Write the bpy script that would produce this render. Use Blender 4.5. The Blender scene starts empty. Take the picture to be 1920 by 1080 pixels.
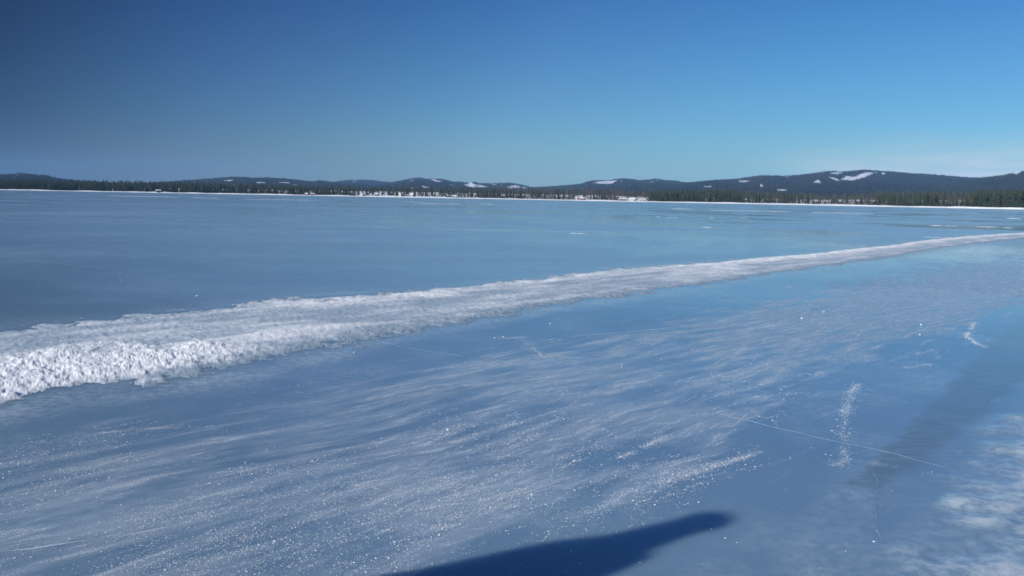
import bpy, math, random
import numpy as np
from mathutils import Matrix, Vector

rnd = random.Random(11)
rng = np.random.default_rng(7)
scene = bpy.context.scene

# ------------------------------------------------------------------ camera
FPX = 1507.0                                  # focal length in pixels of the 1920 wide photograph
ROLL = math.radians(1.06)
PITCH = math.atan(168 * math.cos(ROLL) / FPX)
CAM_H = 1.7
Fv = np.array([0, math.cos(PITCH), -math.sin(PITCH)])
_R0 = np.array([1.0, 0, 0]); _U0 = np.array([0, math.sin(PITCH), math.cos(PITCH)])
Rv = math.cos(ROLL) * _R0 + math.sin(ROLL) * _U0
Uv = -math.sin(ROLL) * _R0 + math.cos(ROLL) * _U0
cam_data = bpy.data.cameras.new('camera')
cam_data.sensor_width = 36.0
cam_data.lens = FPX / 1920 * 36.0
cam_data.clip_start = 0.05
cam_data.clip_end = 80000
cam = bpy.data.objects.new('camera', cam_data)
scene.collection.objects.link(cam)
cam.matrix_world = Matrix(((Rv[0], Uv[0], -Fv[0], 0), (Rv[1], Uv[1], -Fv[1], 0), (Rv[2], Uv[2], -Fv[2], CAM_H), (0, 0, 0, 1)))
scene.camera = cam

# ------------------------------------------------------------------ sky and sun
SUN_AZ = math.radians(-121.5)      # from +Y towards +X: behind the camera, to its left
SUN_EL = math.radians(24)
sun_dir = Vector((math.sin(SUN_AZ) * math.cos(SUN_EL), math.cos(SUN_AZ) * math.cos(SUN_EL), math.sin(SUN_EL)))
SKY_STRENGTH = 0.085
world = bpy.data.worlds.new('World')
scene.world = world
world.use_nodes = True
wt = world.node_tree
for n in list(wt.nodes):
    wt.nodes.remove(n)


def nd(tree, kind, **props):
    n = tree.nodes.new(kind)
    for k, v in props.items():
        if k == 'inp':
            for kk, vv in v.items():
                n.inputs[kk].default_value = vv
        else:
            setattr(n, k, v)
    return n


def mth(tree, op, a, b=None, c=None, clamp=False):
    n = tree.nodes.new('ShaderNodeMath'); n.operation = op; n.use_clamp = clamp
    for i, v in enumerate((a, b, c)):
        if v is None:
            continue
        if isinstance(v, (int, float)):
            n.inputs[i].default_value = v
        else:
            tree.links.new(v, n.inputs[i])
    return n.outputs[0]


def vmth(tree, op, a, b=None):
    n = tree.nodes.new('ShaderNodeVectorMath'); n.operation = op
    for i, v in enumerate((a, b)):
        if v is None:
            continue
        if isinstance(v, (tuple, list)):
            n.inputs[i].default_value = v
        else:
            tree.links.new(v, n.inputs[i])
    return n


def mapr(tree, v, a, b, c=0.0, d=1.0, smooth=True):
    n = tree.nodes.new('ShaderNodeMapRange')
    n.interpolation_type = 'SMOOTHSTEP' if smooth else 'LINEAR'
    tree.links.new(v, n.inputs[0])
    for i, x in enumerate((a, b, c, d)):
        n.inputs[i + 1].default_value = x
    return n.outputs[0]


def mixc(tree, f, a, b, mode='MIX'):
    n = tree.nodes.new('ShaderNodeMix'); n.data_type = 'RGBA'; n.blend_type = mode
    for sock, v in ((n.inputs[0], f), (n.inputs[6], a), (n.inputs[7], b)):
        if isinstance(v, (int, float)):
            sock.default_value = v
        elif isinstance(v, (tuple, list)):
            sock.default_value = (*v[:3], 1)
        else:
            tree.links.new(v, sock)
    return n.outputs[2]


def ramp(tree, v, stops):
    n = tree.nodes.new('ShaderNodeValToRGB')
    el = n.color_ramp.elements
    while len(el) < len(stops):
        el.new(0.5)
    for e, (p, c) in zip(el, stops):
        e.position = p
        e.color = (c, c, c, 1) if isinstance(c, (int, float)) else (*c, 1)
    if v is not None:
        tree.links.new(v, n.inputs[0])
    return n.outputs[0]


sky = nd(wt, 'ShaderNodeTexSky', sky_type='NISHITA', sun_disc=False, sun_elevation=SUN_EL,
         sun_rotation=SUN_AZ, altitude=300, air_density=1.0, dust_density=0.6, ozone_density=1.6)
tc = nd(wt, 'ShaderNodeTexCoord')
vn = vmth(wt, 'NORMALIZE', tc.outputs['Generated'])
# scattered sky light is polarised most at a right angle to the sun; the polarising filter darkens it there
cosd = mth(wt, 'MULTIPLY_ADD', vmth(wt, 'DOT_PRODUCT', vn.outputs[0], tuple(sun_dir)).outputs['Value'], 0.5, 0.5)
pol = ramp(wt, cosd, [(0.0, (0.80, 0.88, 0.88)), (0.20, (0.86, 0.93, 0.92)), (0.285, 0.90), (0.435, (0.50, 0.48, 0.58)), (0.535, (0.12, 0.14, 0.20)), (0.575, (0.11, 0.13, 0.19)), (0.635, (0.24, 0.26, 0.32)), (0.75, (0.60, 0.62, 0.66)), (0.88, 0.95), (1.0, 0.97)])
skyc = mixc(wt, 1.0, sky.outputs[0], pol, 'MULTIPLY')
# cold white balance of the picture, deeper blue higher up; unseen zenith brightened to fill the shadow
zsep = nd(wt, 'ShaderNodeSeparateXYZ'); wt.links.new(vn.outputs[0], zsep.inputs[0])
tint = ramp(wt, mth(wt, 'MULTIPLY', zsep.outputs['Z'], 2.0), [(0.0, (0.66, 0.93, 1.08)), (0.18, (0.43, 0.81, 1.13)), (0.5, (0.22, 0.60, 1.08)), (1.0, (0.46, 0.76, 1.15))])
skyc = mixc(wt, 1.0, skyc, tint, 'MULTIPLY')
# thin veil of cirrus low in the sky opposite the sun
sep = nd(wt, 'ShaderNodeSeparateXYZ'); wt.links.new(vn.outputs[0], sep.inputs[0])
cmap = nd(wt, 'ShaderNodeMapping', inp={'Scale': (3.2, 3.2, 26.0), 'Location': (0.3, 1.1, 0.0)})
wt.links.new(vn.outputs[0], cmap.inputs[0])
cno = nd(wt, 'ShaderNodeTexNoise', inp={'Scale': 1.4, 'Detail': 7.0, 'Roughness': 0.55, 'Distortion': 0.5})
wt.links.new(cmap.outputs[0], cno.inputs['Vector'])
cl = mapr(wt, cno.outputs[0], 0.36, 0.66)
low = mapr(wt, sep.outputs['Z'], 0.035, 0.090, 1.0, 0.0)
anti = mapr(wt, vmth(wt, 'DOT_PRODUCT', vn.outputs[0], tuple(sun_dir)).outputs['Value'], -0.79, -0.64, 1.0, 0.0)
veil = mth(wt, 'MULTIPLY', mth(wt, 'MULTIPLY', mth(wt, 'MULTIPLY_ADD', cl, 0.7, 0.3), low), mth(wt, 'MULTIPLY', anti, 0.85))
skyc = mixc(wt, veil, skyc, (9.0, 8.9, 8.3))
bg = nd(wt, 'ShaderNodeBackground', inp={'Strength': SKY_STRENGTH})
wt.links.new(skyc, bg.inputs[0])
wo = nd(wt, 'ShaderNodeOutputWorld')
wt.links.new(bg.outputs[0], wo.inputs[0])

sun_data = bpy.data.lights.new('sun', 'SUN')
sun_data.energy = 4.8
sun_data.angle = math.radians(0.9)
sun_data.color = (1.0, 0.955, 0.89)
sun = bpy.data.objects.new('sun', sun_data)
scene.collection.objects.link(sun)
sun.rotation_euler = (-sun_dir).to_track_quat('-Z', 'Y').to_euler()
sun.location = (0, 0, 50)

scene.view_settings.view_transform = 'Standard'
scene.view_settings.look = 'None'
scene.view_settings.exposure = 0.12
scene.view_settings.gamma = 1.0
scene.view_settings.use_curve_mapping = False
scene.cycles.max_bounces = 6
scene.cycles.volume_bounces = 1
scene.cycles.use_denoising = True


# ------------------------------------------------------------------ helpers
def ground(px, py):
    """pixel of the photograph -> point of the ice sheet"""
    px = np.asarray(px, float); py = np.asarray(py, float)
    d = Fv[:, None] * FPX + Rv[:, None] * (px.ravel() - 960) - Uv[:, None] * (py.ravel() - 540)
    k = CAM_H / -d[2]
    return np.stack([d[0] * k, d[1] * k], 1)


def direction(px):
    """horizontal unit vector towards column px at the horizon"""
    d = Fv[:, None] * FPX + Rv[:, None] * (np.atleast_1d(np.asarray(px, float)) - 960) - Uv[:, None] * (horizon(np.atleast_1d(px)) - 540)
    h = np.hypot(d[0], d[1])
    return np.stack([d[0] / h, d[1] / h], 1), h


def horizon(px):
    return 540 - (FPX * math.tan(PITCH) / math.cos(ROLL)) + (np.asarray(px, float) - 960) * math.tan(ROLL)


def project(x, y, z):
    v = np.stack([x, y, z - CAM_H])
    w = Fv @ v
    w = np.where(w < 0.05, np.nan, w)
    return 960 + FPX * (Rv @ v) / w, 540 - FPX * (Uv @ v) / w


def hsh(ix, iy, seed):
    h = (ix.astype(np.int64) * 374761393 + iy.astype(np.int64) * 668265263 + seed * 144269504) & 0xffffffff
    h = ((h ^ (h >> 13)) * 1274126177) & 0xffffffff
    h = ((h ^ (h >> 16)) * 2246822519) & 0xffffffff
    return ((h ^ (h >> 15)) & 0xffffff) / float(0xffffff)


def vnoise(x, y, seed=0):
    ix = np.floor(x); iy = np.floor(y); fx = x - ix; fy = y - iy
    ix = ix.astype(np.int64); iy = iy.astype(np.int64)
    fx = fx * fx * fx * (fx * (fx * 6 - 15) + 10); fy = fy * fy * fy * (fy * (fy * 6 - 15) + 10)
    a = hsh(ix, iy, seed); b = hsh(ix + 1, iy, seed); c = hsh(ix, iy + 1, seed); d = hsh(ix + 1, iy + 1, seed)
    return (a + (b - a) * fx) * (1 - fy) + (c + (d - c) * fx) * fy


def fbm(x, y, octaves=4, seed=0, gain=0.5):
    s = 0.0; a = 1.0; t = 0.0
    for o in range(octaves):
        s = s + a * vnoise(x * 2 ** o + 17.3 * o, y * 2 ** o - 9.1 * o, seed + o)
        t += a; a *= gain
    return s / t


def sstep(e0, e1, x):
    t = np.clip((x - e0) / (e1 - e0), 0, 1)
    return t * t * (3 - 2 * t)


def poly_sd(px, py, poly):
    """signed distance to a polygon, positive inside"""
    poly = np.asarray(poly, float)
    inside = np.zeros(px.shape, bool); dist = np.full(px.shape, 1e9)
    for (x0, y0), (x1, y1) in zip(poly, np.roll(poly, -1, 0)):
        cond = ((y0 > py) != (y1 > py)) & (px < (x1 - x0) * (py - y0) / (y1 - y0 + 1e-12) + x0)
        inside ^= cond
        ex, ey = x1 - x0, y1 - y0
        t = np.clip(((px - x0) * ex + (py - y0) * ey) / (ex * ex + ey * ey + 1e-12), 0, 1)
        dist = np.minimum(dist, np.hypot(px - x0 - t * ex, py - y0 - t * ey))
    return np.where(inside, dist, -dist)


def mesh_np(name, verts, faces, smooth=False, attrs=None):
    """faces: (n,3) or (n,4) int array"""
    me = bpy.data.meshes.new(name)
    verts = np.ascontiguousarray(verts, np.float32); faces = np.ascontiguousarray(faces, np.int32)
    k = faces.shape[1]
    me.vertices.add(len(verts)); me.vertices.foreach_set('co', verts.ravel())
    me.loops.add(faces.size); me.loops.foreach_set('vertex_index', faces.ravel())
    me.polygons.add(len(faces))
    me.polygons.foreach_set('loop_start', np.arange(0, faces.size, k, dtype=np.int32))
    me.polygons.foreach_set('loop_total', np.full(len(faces), k, np.int32))
    me.polygons.foreach_set('use_smooth', np.full(len(faces), smooth))
    me.update(calc_edges=True)
    for n, a in (attrs or {}).items():
        at = me.attributes.new(n, 'FLOAT', 'POINT')
        at.data.foreach_set('value', np.ascontiguousarray(a, np.float32).ravel())
    return me


def grid_faces(nu, nv):
    i = np.arange(nu * nv).reshape(nu, nv)
    return np.stack([i[:-1, :-1].ravel(), i[1:, :-1].ravel(), i[1:, 1:].ravel(), i[:-1, 1:].ravel()], 1)


def link(name, me, mat=None, parent=None, label=None, cat=None, group=None, kind=None):
    o = bpy.data.objects.new(name, me)
    scene.collection.objects.link(o)
    if mat is not None and me is not None and not me.materials:
        me.materials.append(mat)
    if parent is not None:
        o.parent = parent
    tag(o, label, cat, group, kind)
    return o


def tag(o, label=None, cat=None, group=None, kind=None):
    for k, v in (('label', label), ('category', cat), ('group', group), ('kind', kind)):
        if v:
            o[k] = v


def new_mat(name):
    m = bpy.data.materials.new(name); m.use_nodes = True
    t = m.node_tree
    for n in list(t.nodes):
        t.nodes.remove(n)
    out = t.nodes.new('ShaderNodeOutputMaterial')
    b = t.nodes.new('ShaderNodeBsdfPrincipled')
    t.links.new(b.outputs[0], out.inputs[0])
    return m, t, b


def attr(t, name):
    n = t.nodes.new('ShaderNodeAttribute'); n.attribute_name = name
    return n.outputs['Fac']


def noise(t, vec, scale, detail=3.0, rough=0.5, dist=0.0):
    n = nd(t, 'ShaderNodeTexNoise', inp={'Scale': scale, 'Detail': detail, 'Roughness': rough, 'Distortion': dist})
    t.links.new(vec, n.inputs['Vector'])
    return n.outputs[0]


def mapped(t, rotz, scale):
    c = t.nodes.new('ShaderNodeTexCoord')
    r = nd(t, 'ShaderNodeMapping', inp={'Rotation': (0, 0, rotz)})
    t.links.new(c.outputs['Object'], r.inputs[0])
    s = nd(t, 'ShaderNodeMapping', inp={'Scale': scale})
    t.links.new(r.outputs[0], s.inputs[0])
    return s.outputs[0]


def simple_mat(name, col, rough=0.7, vary=0.25, scale=1.0):
    m, t, b = new_mat(name)
    v = mapped(t, 0, (1, 1, 1))
    f = noise(t, v, scale, 4)
    k = mapr(t, f, 0.3, 0.7, 1 - vary, 1 + vary)
    t.links.new(mixc(t, 1.0, col, k, 'MULTIPLY'), b.inputs['Base Color'])
    b.inputs['Roughness'].default_value = rough
    return m


# ------------------------------------------------------------------ materials
def ice_material():
    m, t, b = new_mat('lake_ice')
    frost = attr(t, 'frost'); wet = attr(t, 'wet'); milk = attr(t, 'milk'); drift = attr(t, 'drift')
    A = math.radians(47)
    raw = mapped(t, 0, (1, 1, 1))
    warp = nd(t, 'ShaderNodeTexNoise', inp={'Scale': 0.55, 'Detail': 2.0})
    t.links.new(raw, warp.inputs['Vector'])
    wv = vmth(t, 'SCALE', vmth(t, 'SUBTRACT', warp.outputs['Color'], (0.5, 0.5, 0.5)).outputs[0])
    wv.inputs['Scale'].default_value = 0.45
    wvec = vmth(t, 'ADD', raw, wv.outputs[0]).outputs[0]

    def streak(rot, sc, detail, rough):
        r = nd(t, 'ShaderNodeMapping', inp={'Rotation': (0, 0, rot)}); t.links.new(wvec, r.inputs[0])
        s = nd(t, 'ShaderNodeMapping', inp={'Scale': sc}); t.links.new(r.outputs[0], s.inputs[0])
        return noise(t, s.outputs[0], 1.0, detail, rough)
    s1 = streak(-math.radians(44), (0.8, 4.5, 1), 4, 0.6)
    big = noise(t, raw, 0.9, 4, 0.6)
    fine = noise(t, raw, 95.0, 2, 0.7)
    grain = noise(t, raw, 260.0, 1, 0.5)
    strand = None
    for ang, sc_, lo in ((47, (1.9, 12, 1), 0.51), (34, (2.4, 10, 1), 0.54), (60, (2.4, 15, 1), 0.54), (22, (2.0, 24, 1), 0.56)):
        q = mapr(t, streak(-math.radians(ang), sc_, 5, 0.6), lo, lo + 0.15)
        strand = q if strand is None else mth(t, 'MAXIMUM', strand, q)
    zone = mth(t, 'ADD', s1, mth(t, 'MULTIPLY', mth(t, 'SUBTRACT', big, 0.5), 0.5))
    thr = mth(t, 'SUBTRACT', 0.66, mth(t, 'MULTIPLY', frost, 0.40))
    zone = mth(t, 'DIVIDE', mth(t, 'SUBTRACT', zone, thr), 0.20, clamp=True)
    f = mth(t, 'MULTIPLY', zone, mth(t, 'MULTIPLY_ADD', strand, 0.30, 0.24))
    f = mth(t, 'MULTIPLY', f, mapr(t, fine, 0.36, 0.64, 0.30, 1.35))
    sp = mth(t, 'MULTIPLY', mapr(t, grain, 0.56, 0.70), mth(t, 'MULTIPLY', mth(t, 'MULTIPLY', frost, zone), 0.55))
    f = mth(t, 'MAXIMUM', f, sp)
    f = mth(t, 'MULTIPLY', f, mapr(t, frost, 0.02, 0.2))
    # far drift streaks of thin snow and tonal bands of the open lake
    band = noise(t, mapped(t, math.radians(8), (0.011, 0.05, 1)), 1.0, 6, 0.6)
    dr = mth(t, 'DIVIDE', mth(t, 'SUBTRACT', band, mth(t, 'SUBTRACT', 0.80, mth(t, 'MULTIPLY', drift, 0.42))), 0.16, clamp=True)
    dr = mth(t, 'MULTIPLY', dr, mapr(t, drift, 0.02, 0.2))
    f = mth(t, 'MAXIMUM', f, mth(t, 'MULTIPLY', dr, 0.55))
    tone = mapr(t, noise(t, mapped(t, math.radians(-12), (0.05, 0.2, 1)), 1.0, 5, 0.55), 0.38, 0.62, 0.0, 1.0)
    ice = mixc(t, tone, (0.140, 0.238, 0.350), (0.180, 0.298, 0.420))
    mk = mth(t, 'MULTIPLY', milk, mapr(t, noise(t, raw, 13.0, 6, 0.7), 0.34, 0.66, 0.25, 1.6), clamp=True)
    ice = mixc(t, mk, ice, (0.42, 0.52, 0.60))
    ice = mixc(t, mapr(t, drift, 0.05, 0.6, 0.0, 0.80), ice, (0.30, 0.45, 0.55))
    mot = noise(t, raw, 0.055, 7, 0.66, 0.6)
    ice = mixc(t, mapr(t, drift, 0.05, 0.25), ice, mixc(t, 1.0, ice, mapr(t, mot, 0.36, 0.64, 0.74, 1.22), 'MULTIPLY'))
    rip = noise(t, mapped(t, math.radians(6), (4.0, 22.0, 1)), 1.0, 4, 0.6)
    wetm = mth(t, 'MULTIPLY', wet, mapr(t, rip, 0.34, 0.62, 0.45, 0.95))
    ice = mixc(t, wetm, ice, (0.142, 0.205, 0.245))
    col = mixc(t, f, ice, (0.76, 0.79, 0.82))
    t.links.new(col, b.inputs['Base Color'])
    rough = mth(t, 'ADD', mth(t, 'MULTIPLY', f, 0.5), mth(t, 'MULTIPLY', mapr(t, drift, 0.05, 0.5, 0.10, 0.20), mapr(t, mot, 0.40, 0.60, 0.6, 1.6)))
    t.links.new(rough, b.inputs['Roughness'])
    b.inputs['IOR'].default_value = 1.40
    b.inputs['Subsurface Weight'].default_value = 0.85
    b.inputs['Subsurface Radius'].default_value = (0.9, 0.9, 1.0)
    b.inputs['Subsurface Scale'].default_value = 0.40
    bump = nd(t, 'ShaderNodeBump', inp={'Strength': 0.35, 'Distance': 0.004})
    hh = mth(t, 'ADD', mth(t, 'MULTIPLY', fine, mth(t, 'ADD', f, mth(t, 'MULTIPLY_ADD', milk, 0.8, 0.05))), mth(t, 'MULTIPLY', mth(t, 'MULTIPLY', rip, wet), 0.7))
    t.links.new(hh, bump.inputs['Height'])
    t.links.new(bump.outputs[0], b.inputs['Normal'])
    return m


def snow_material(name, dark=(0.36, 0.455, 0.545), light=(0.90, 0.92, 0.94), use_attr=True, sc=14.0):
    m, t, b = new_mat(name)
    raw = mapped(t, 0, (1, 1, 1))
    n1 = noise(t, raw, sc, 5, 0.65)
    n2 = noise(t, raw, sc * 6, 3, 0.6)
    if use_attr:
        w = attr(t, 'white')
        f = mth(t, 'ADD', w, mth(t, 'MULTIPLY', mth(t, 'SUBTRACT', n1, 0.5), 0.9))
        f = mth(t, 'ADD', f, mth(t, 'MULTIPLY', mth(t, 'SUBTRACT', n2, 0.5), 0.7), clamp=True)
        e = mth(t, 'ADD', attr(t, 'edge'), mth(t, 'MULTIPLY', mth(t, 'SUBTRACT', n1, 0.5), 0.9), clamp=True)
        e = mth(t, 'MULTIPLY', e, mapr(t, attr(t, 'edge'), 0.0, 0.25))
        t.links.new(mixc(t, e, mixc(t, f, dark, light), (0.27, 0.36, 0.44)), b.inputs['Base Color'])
    else:
        t.links.new(mixc(t, n1, dark, light), b.inputs['Base Color'])
    b.inputs['Roughness'].default_value = 0.65
    b.inputs['IOR'].default_value = 1.31
    bump = nd(t, 'ShaderNodeBump', inp={'Strength': 0.45, 'Distance': 0.012})
    t.links.new(mth(t, 'ADD', n1, mth(t, 'MULTIPLY', n2, 0.4)), bump.inputs['Height'])
    t.links.new(bump.outputs[0], b.inputs['Normal'])
    return m


def foliage_material(name, c0, c1, scale=0.6):
    m, t, b = new_mat(name)
    raw = mapped(t, 0, (1, 1, 1))
    info = t.nodes.new('ShaderNodeObjectInfo')
    f = noise(t, raw, scale, 3)
    f = mth(t, 'ADD', mth(t, 'MULTIPLY', mth(t, 'SUBTRACT', info.outputs['Random'], 0.5), 0.5), f, clamp=True)
    t.links.new(mixc(t, f, c0, c1), b.inputs['Base Color'])
    b.inputs['Roughness'].default_value = 0.8
    b.inputs['Specular IOR Level'].default_value = 0.1
    return m


def hill_material():
    m, t, b = new_mat('hill_forest')
    raw = mapped(t, 0, (1, 1, 1))
    n1 = noise(t, raw, 0.004, 6, 0.6)
    n2 = noise(t, raw, 0.05, 4, 0.6)
    c = mixc(t, mapr(t, n1, 0.35, 0.65), (0.020, 0.030, 0.030), (0.034, 0.040, 0.040))
    c = mixc(t, mth(t, 'MULTIPLY', mapr(t, n2, 0.55, 0.75), 0.5), c, (0.06, 0.055, 0.05))
    s = attr(t, 'snow')
    sf = mth(t, 'MULTIPLY', s, mapr(t, noise(t, raw, 0.03, 4, 0.6), 0.28, 0.46, 0.35, 1.0))
    c = mixc(t, sf, c, (0.68, 0.71, 0.76))
    t.links.new(c, b.inputs['Base Color'])
    b.inputs['Roughness'].default_value = 0.9
    b.inputs['Specular IOR Level'].default_value = 0.05
    return m


MAT = {}
MAT['ice'] = ice_material()
MAT['ridge'] = snow_material('ridge_snow')
MAT['snow'] = snow_material('fresh_snow', (0.74, 0.77, 0.80), (0.88, 0.90, 0.92), False, 0.3)
MAT['patch'] = snow_material('thin_snow', (0.40, 0.44, 0.50), (0.66, 0.68, 0.72), False, 0.5)
MAT['roof'] = snow_material('roof_snow', (0.42, 0.44, 0.47), (0.80, 0.82, 0.85), False, 0.5)
MAT['grain'] = snow_material('snow_grain', (0.62, 0.66, 0.70), (0.86, 0.88, 0.90), False, 30.0)
MAT['crack'] = simple_mat('crack_ice', (0.215, 0.330, 0.445), 0.5, 0.25, 6.0)
MAT['mark'] = simple_mat('skate_mark', (0.50, 0.56, 0.62), 0.6, 0.35, 3.0)
MAT['spruce'] = foliage_material('spruce_needles', (0.016, 0.030, 0.016), (0.036, 0.054, 0.026))
MAT['pine'] = foliage_material('pine_needles', (0.026, 0.044, 0.022), (0.052, 0.070, 0.034))
MAT['farspruce'] = foliage_material('hill_spruce_needles', (0.016, 0.026, 0.024), (0.030, 0.042, 0.034))
MAT['twig'] = foliage_material('birch_twigs', (0.050, 0.034, 0.030), (0.095, 0.065, 0.055))
MAT['bark'] = simple_mat('brown_bark', (0.10, 0.062, 0.045), 0.9, 0.3, 2.0)
MAT['birchbark'] = simple_mat('birch_bark', (0.16, 0.145, 0.13), 0.8, 0.4, 1.2)
MAT['hill'] = hill_material()
MAT['red'] = simple_mat('red_boards', (0.20, 0.045, 0.030), 0.8, 0.2, 1.0)
MAT['brown'] = simple_mat('brown_boards', (0.12, 0.075, 0.05), 0.8, 0.2, 1.0)
MAT['pale'] = simple_mat('pale_boards', (0.45, 0.43, 0.38), 0.7, 0.1, 1.0)
MAT['pane'] = simple_mat('window_pane', (0.03, 0.04, 0.05), 0.1, 0.1, 1.0)
MAT['brick'] = simple_mat('chimney_brick', (0.22, 0.10, 0.07), 0.9, 0.2, 2.0)

# ------------------------------------------------------------------ outlines read from the photograph (1920 x 1080)
RIDGE_NEAR = [(0, 768), (70, 753), (130, 740), (200, 730), (300, 721), (400, 708), (480, 695), (560, 673), (640, 660), (700, 640), (800, 619),
              (860, 610), (960, 591), (1050, 575), (1160, 560), (1300, 541), (1440, 516), (1540, 503), (1640, 488), (1740, 471), (1840, 457), (1920, 448)]
RIDGE_FAR = [(0, 611), (100, 603), (190, 594), (260, 585), (330, 580), (400, 572), (460, 566), (510, 558), (600, 555), (700, 549), (800, 540), (880, 532),
             (950, 525), (1050, 516), (1100, 510), (1150, 502), (1250, 495), (1360, 488), (1440, 481), (1520, 475), (1600, 466), (1680, 458),
             (1740, 449), (1800, 443), (1860, 439), (1920, 436)]
FROST_POLY = [(-300, 870), (0, 828), (250, 792), (420, 770), (640, 702), (800, 664), (930, 640), (1050, 622), (1200, 590), (1350, 562), (1500, 532), (1650, 502),
              (1800, 476), (1920, 462), (2200, 430), (2200, 520), (1920, 590), (1800, 628), (1700, 668), (1600, 700), (1500, 740), (1430, 800), (1410, 850),
              (1300, 925), (1200, 975), (1000, 1015), (850, 1060), (600, 1250), (-600, 1300)]
WET_POLY = [(1960, 560), (1920, 592), (1860, 640), (1800, 705), (1740, 770), (1690, 820), (1640, 862), (1590, 905), (1640, 915), (1700, 880), (1770, 835), (1850, 770), (1930, 705), (2000, 640)]
MILK_POLY = [(1640, 872), (1645, 960), (1650, 1030), (1625, 1100), (1350, 1110), (1470, 985), (1560, 905)]
SLUSH_POLY = [(1585, 1110), (1690, 1010), (1790, 920), (1870, 850), (1930, 790), (2100, 620), (2300, 700), (2300, 1150)]
RN = np.array(RIDGE_NEAR, float); RF = np.array(RIDGE_FAR, float)


def shore_distance(px):
    return np.interp(px, [-900, -300, 0, 400, 760, 1160, 1540, 1920, 2300, 3000], [1750, 1760, 1700, 1600, 1450, 1270, 1120, 930, 800, 700])


# ------------------------------------------------------------------ the frozen lake: one sheet
def axis(lo, hi, n0, n1, step, growth):
    mid = np.arange(n0, n1 + step / 2, step)
    up = [n1]; s = step
    while up[-1] < hi:
        s *= growth; up.append(up[-1] + s)
    dn = [n0]; s = step
    while dn[-1] > lo:
        s *= growth; dn.append(dn[-1] - s)
    return np.concatenate([np.array(dn[:0:-1]), mid, np.array(up[1:])])


def slush_tone(x, y):
    return np.clip(0.46 + 1.9 * (fbm(x * 3.0, y * 3.6, 5, 13, 0.6) - 0.42), 0.26, 1.0)


def build_lake():
    xs = axis(-11000, 11000, -6, 9, 0.05, 1.035)
    ys = axis(-4000, 13500, 2.6, 13, 0.045, 1.03)
    X, Y = np.meshgrid(xs, ys, indexing='ij')
    x = X.ravel(); y = Y.ravel(); z = np.zeros_like(x)
    px, py = project(x, y, z)
    bad = ~np.isfinite(px) | (py > 3000)
    px = np.where(bad, -5000, px); py = np.where(bad, 5000, py)
    yn = np.interp(px, RN[:, 0], RN[:, 1], left=None, right=None)
    # on the track
    fr = sstep(-18, 55, poly_sd(px, py, FROST_POLY)) * 0.62
    fr *= 0.72 + 0.56 * fbm(x * 0.6, y * 0.6, 3, 3) + 0.85 * sstep(1050, 1600, px) * sstep(720, 560, py)
    faint = 0.13
    fr = np.maximum(fr, np.where(py > yn, faint, 0.0))
    # thin dust towards the far right of the track
    for path, wdt, amt in TRAILS:
        pts = ground([p[0] for p in path], [p[1] for p in path])
        d = np.full(x.shape, 1e9)
        for a, b_ in zip(pts[:-1], pts[1:]):
            e = b_ - a; tt = np.clip(((x - a[0]) * e[0] + (y - a[1]) * e[1]) / (e @ e), 0, 1)
            d = np.minimum(d, np.hypot(x - a[0] - tt * e[0], y - a[1] - tt * e[1]))
        fr = np.maximum(fr, amt * sstep(wdt, wdt * 0.2, d))
    wet = sstep(-12, 12, poly_sd(px, py, WET_POLY) + 30 * (fbm(x * 4, y * 4, 4, 14, 0.65) - 0.5)) * (0.7 + 0.6 * fbm(x * 2, y * 2, 3, 15))
    milk = sstep(-6, 10, poly_sd(px, py, MILK_POLY)) * 0.6 * (0.05 + 0.75 * fbm(x * 2.2, y * 2.2, 4, 5, 0.65) ** 1.5) * sstep(-20, 120, poly_sd(px, py, MILK_POLY) + (px - 1450))
    yf = np.interp(px, RF[:, 0], RF[:, 1])
    hgt_ = np.clip((yn - yf) * 0.16, 2, 30)
    milk = np.maximum(milk, 1.1 * fbm(x * 2.5, y * 2.5, 4, 8, 0.65) * np.exp(-((py - yn - 0.2 * hgt_) / hgt_) ** 2))
    milk = np.maximum(milk, 0.7 * fbm(x * 2.5, y * 2.5, 4, 9, 0.65) * np.exp(-((py - yf) / (0.5 * hgt_)) ** 2))
    cloudy = np.where(py > yn, 0.9, 0.3) * np.clip(fbm(x * 1.3, y * 1.3, 5, 17, 0.6) - 0.46, 0, 1)
    milk = np.maximum(milk, np.clip(cloudy, 0, 0.22))
    sl = poly_sd(px, py, SLUSH_POLY)
    env = sstep(-60, 35, sl + 90 * (fbm(x * 3, y * 3, 4, 12) - 0.5))
    milk = np.maximum(milk, env * slush_tone(x, y))
    bumps = fbm(x * 3.0, y * 3.6, 5, 13, 0.6)
    z = z + env * (0.004 + 0.11 * np.clip(bumps - 0.36, 0, 1) ** 1.3)
    fr = np.maximum(fr, 0.62 * env * sstep(0.44, 0.60, bumps))
    # drifting snow on the open lake: little near the camera, more towards the shore
    sd = shore_distance(px)
    r = np.hypot(x, y)
    dr = np.where(y > 5, 0.28 + 0.24 * sstep(0.35, 0.85, r / sd) + 0.28 * sstep(0.82, 0.98, r / sd), 0.2)
    dr = np.where(py > np.interp(px, RF[:, 0], RF[:, 1]), 0.0, dr)
    me = mesh_np('lake_ice', np.stack([x, y, z], 1), grid_faces(len(xs), len(ys)), True,
                 {'frost': fr, 'wet': wet, 'milk': milk, 'drift': dr})
    return link('lake_ice', me, MAT['ice'], label='blue frozen lake with smooth ice and blown snow dust', cat='ice', kind='structure')


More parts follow.
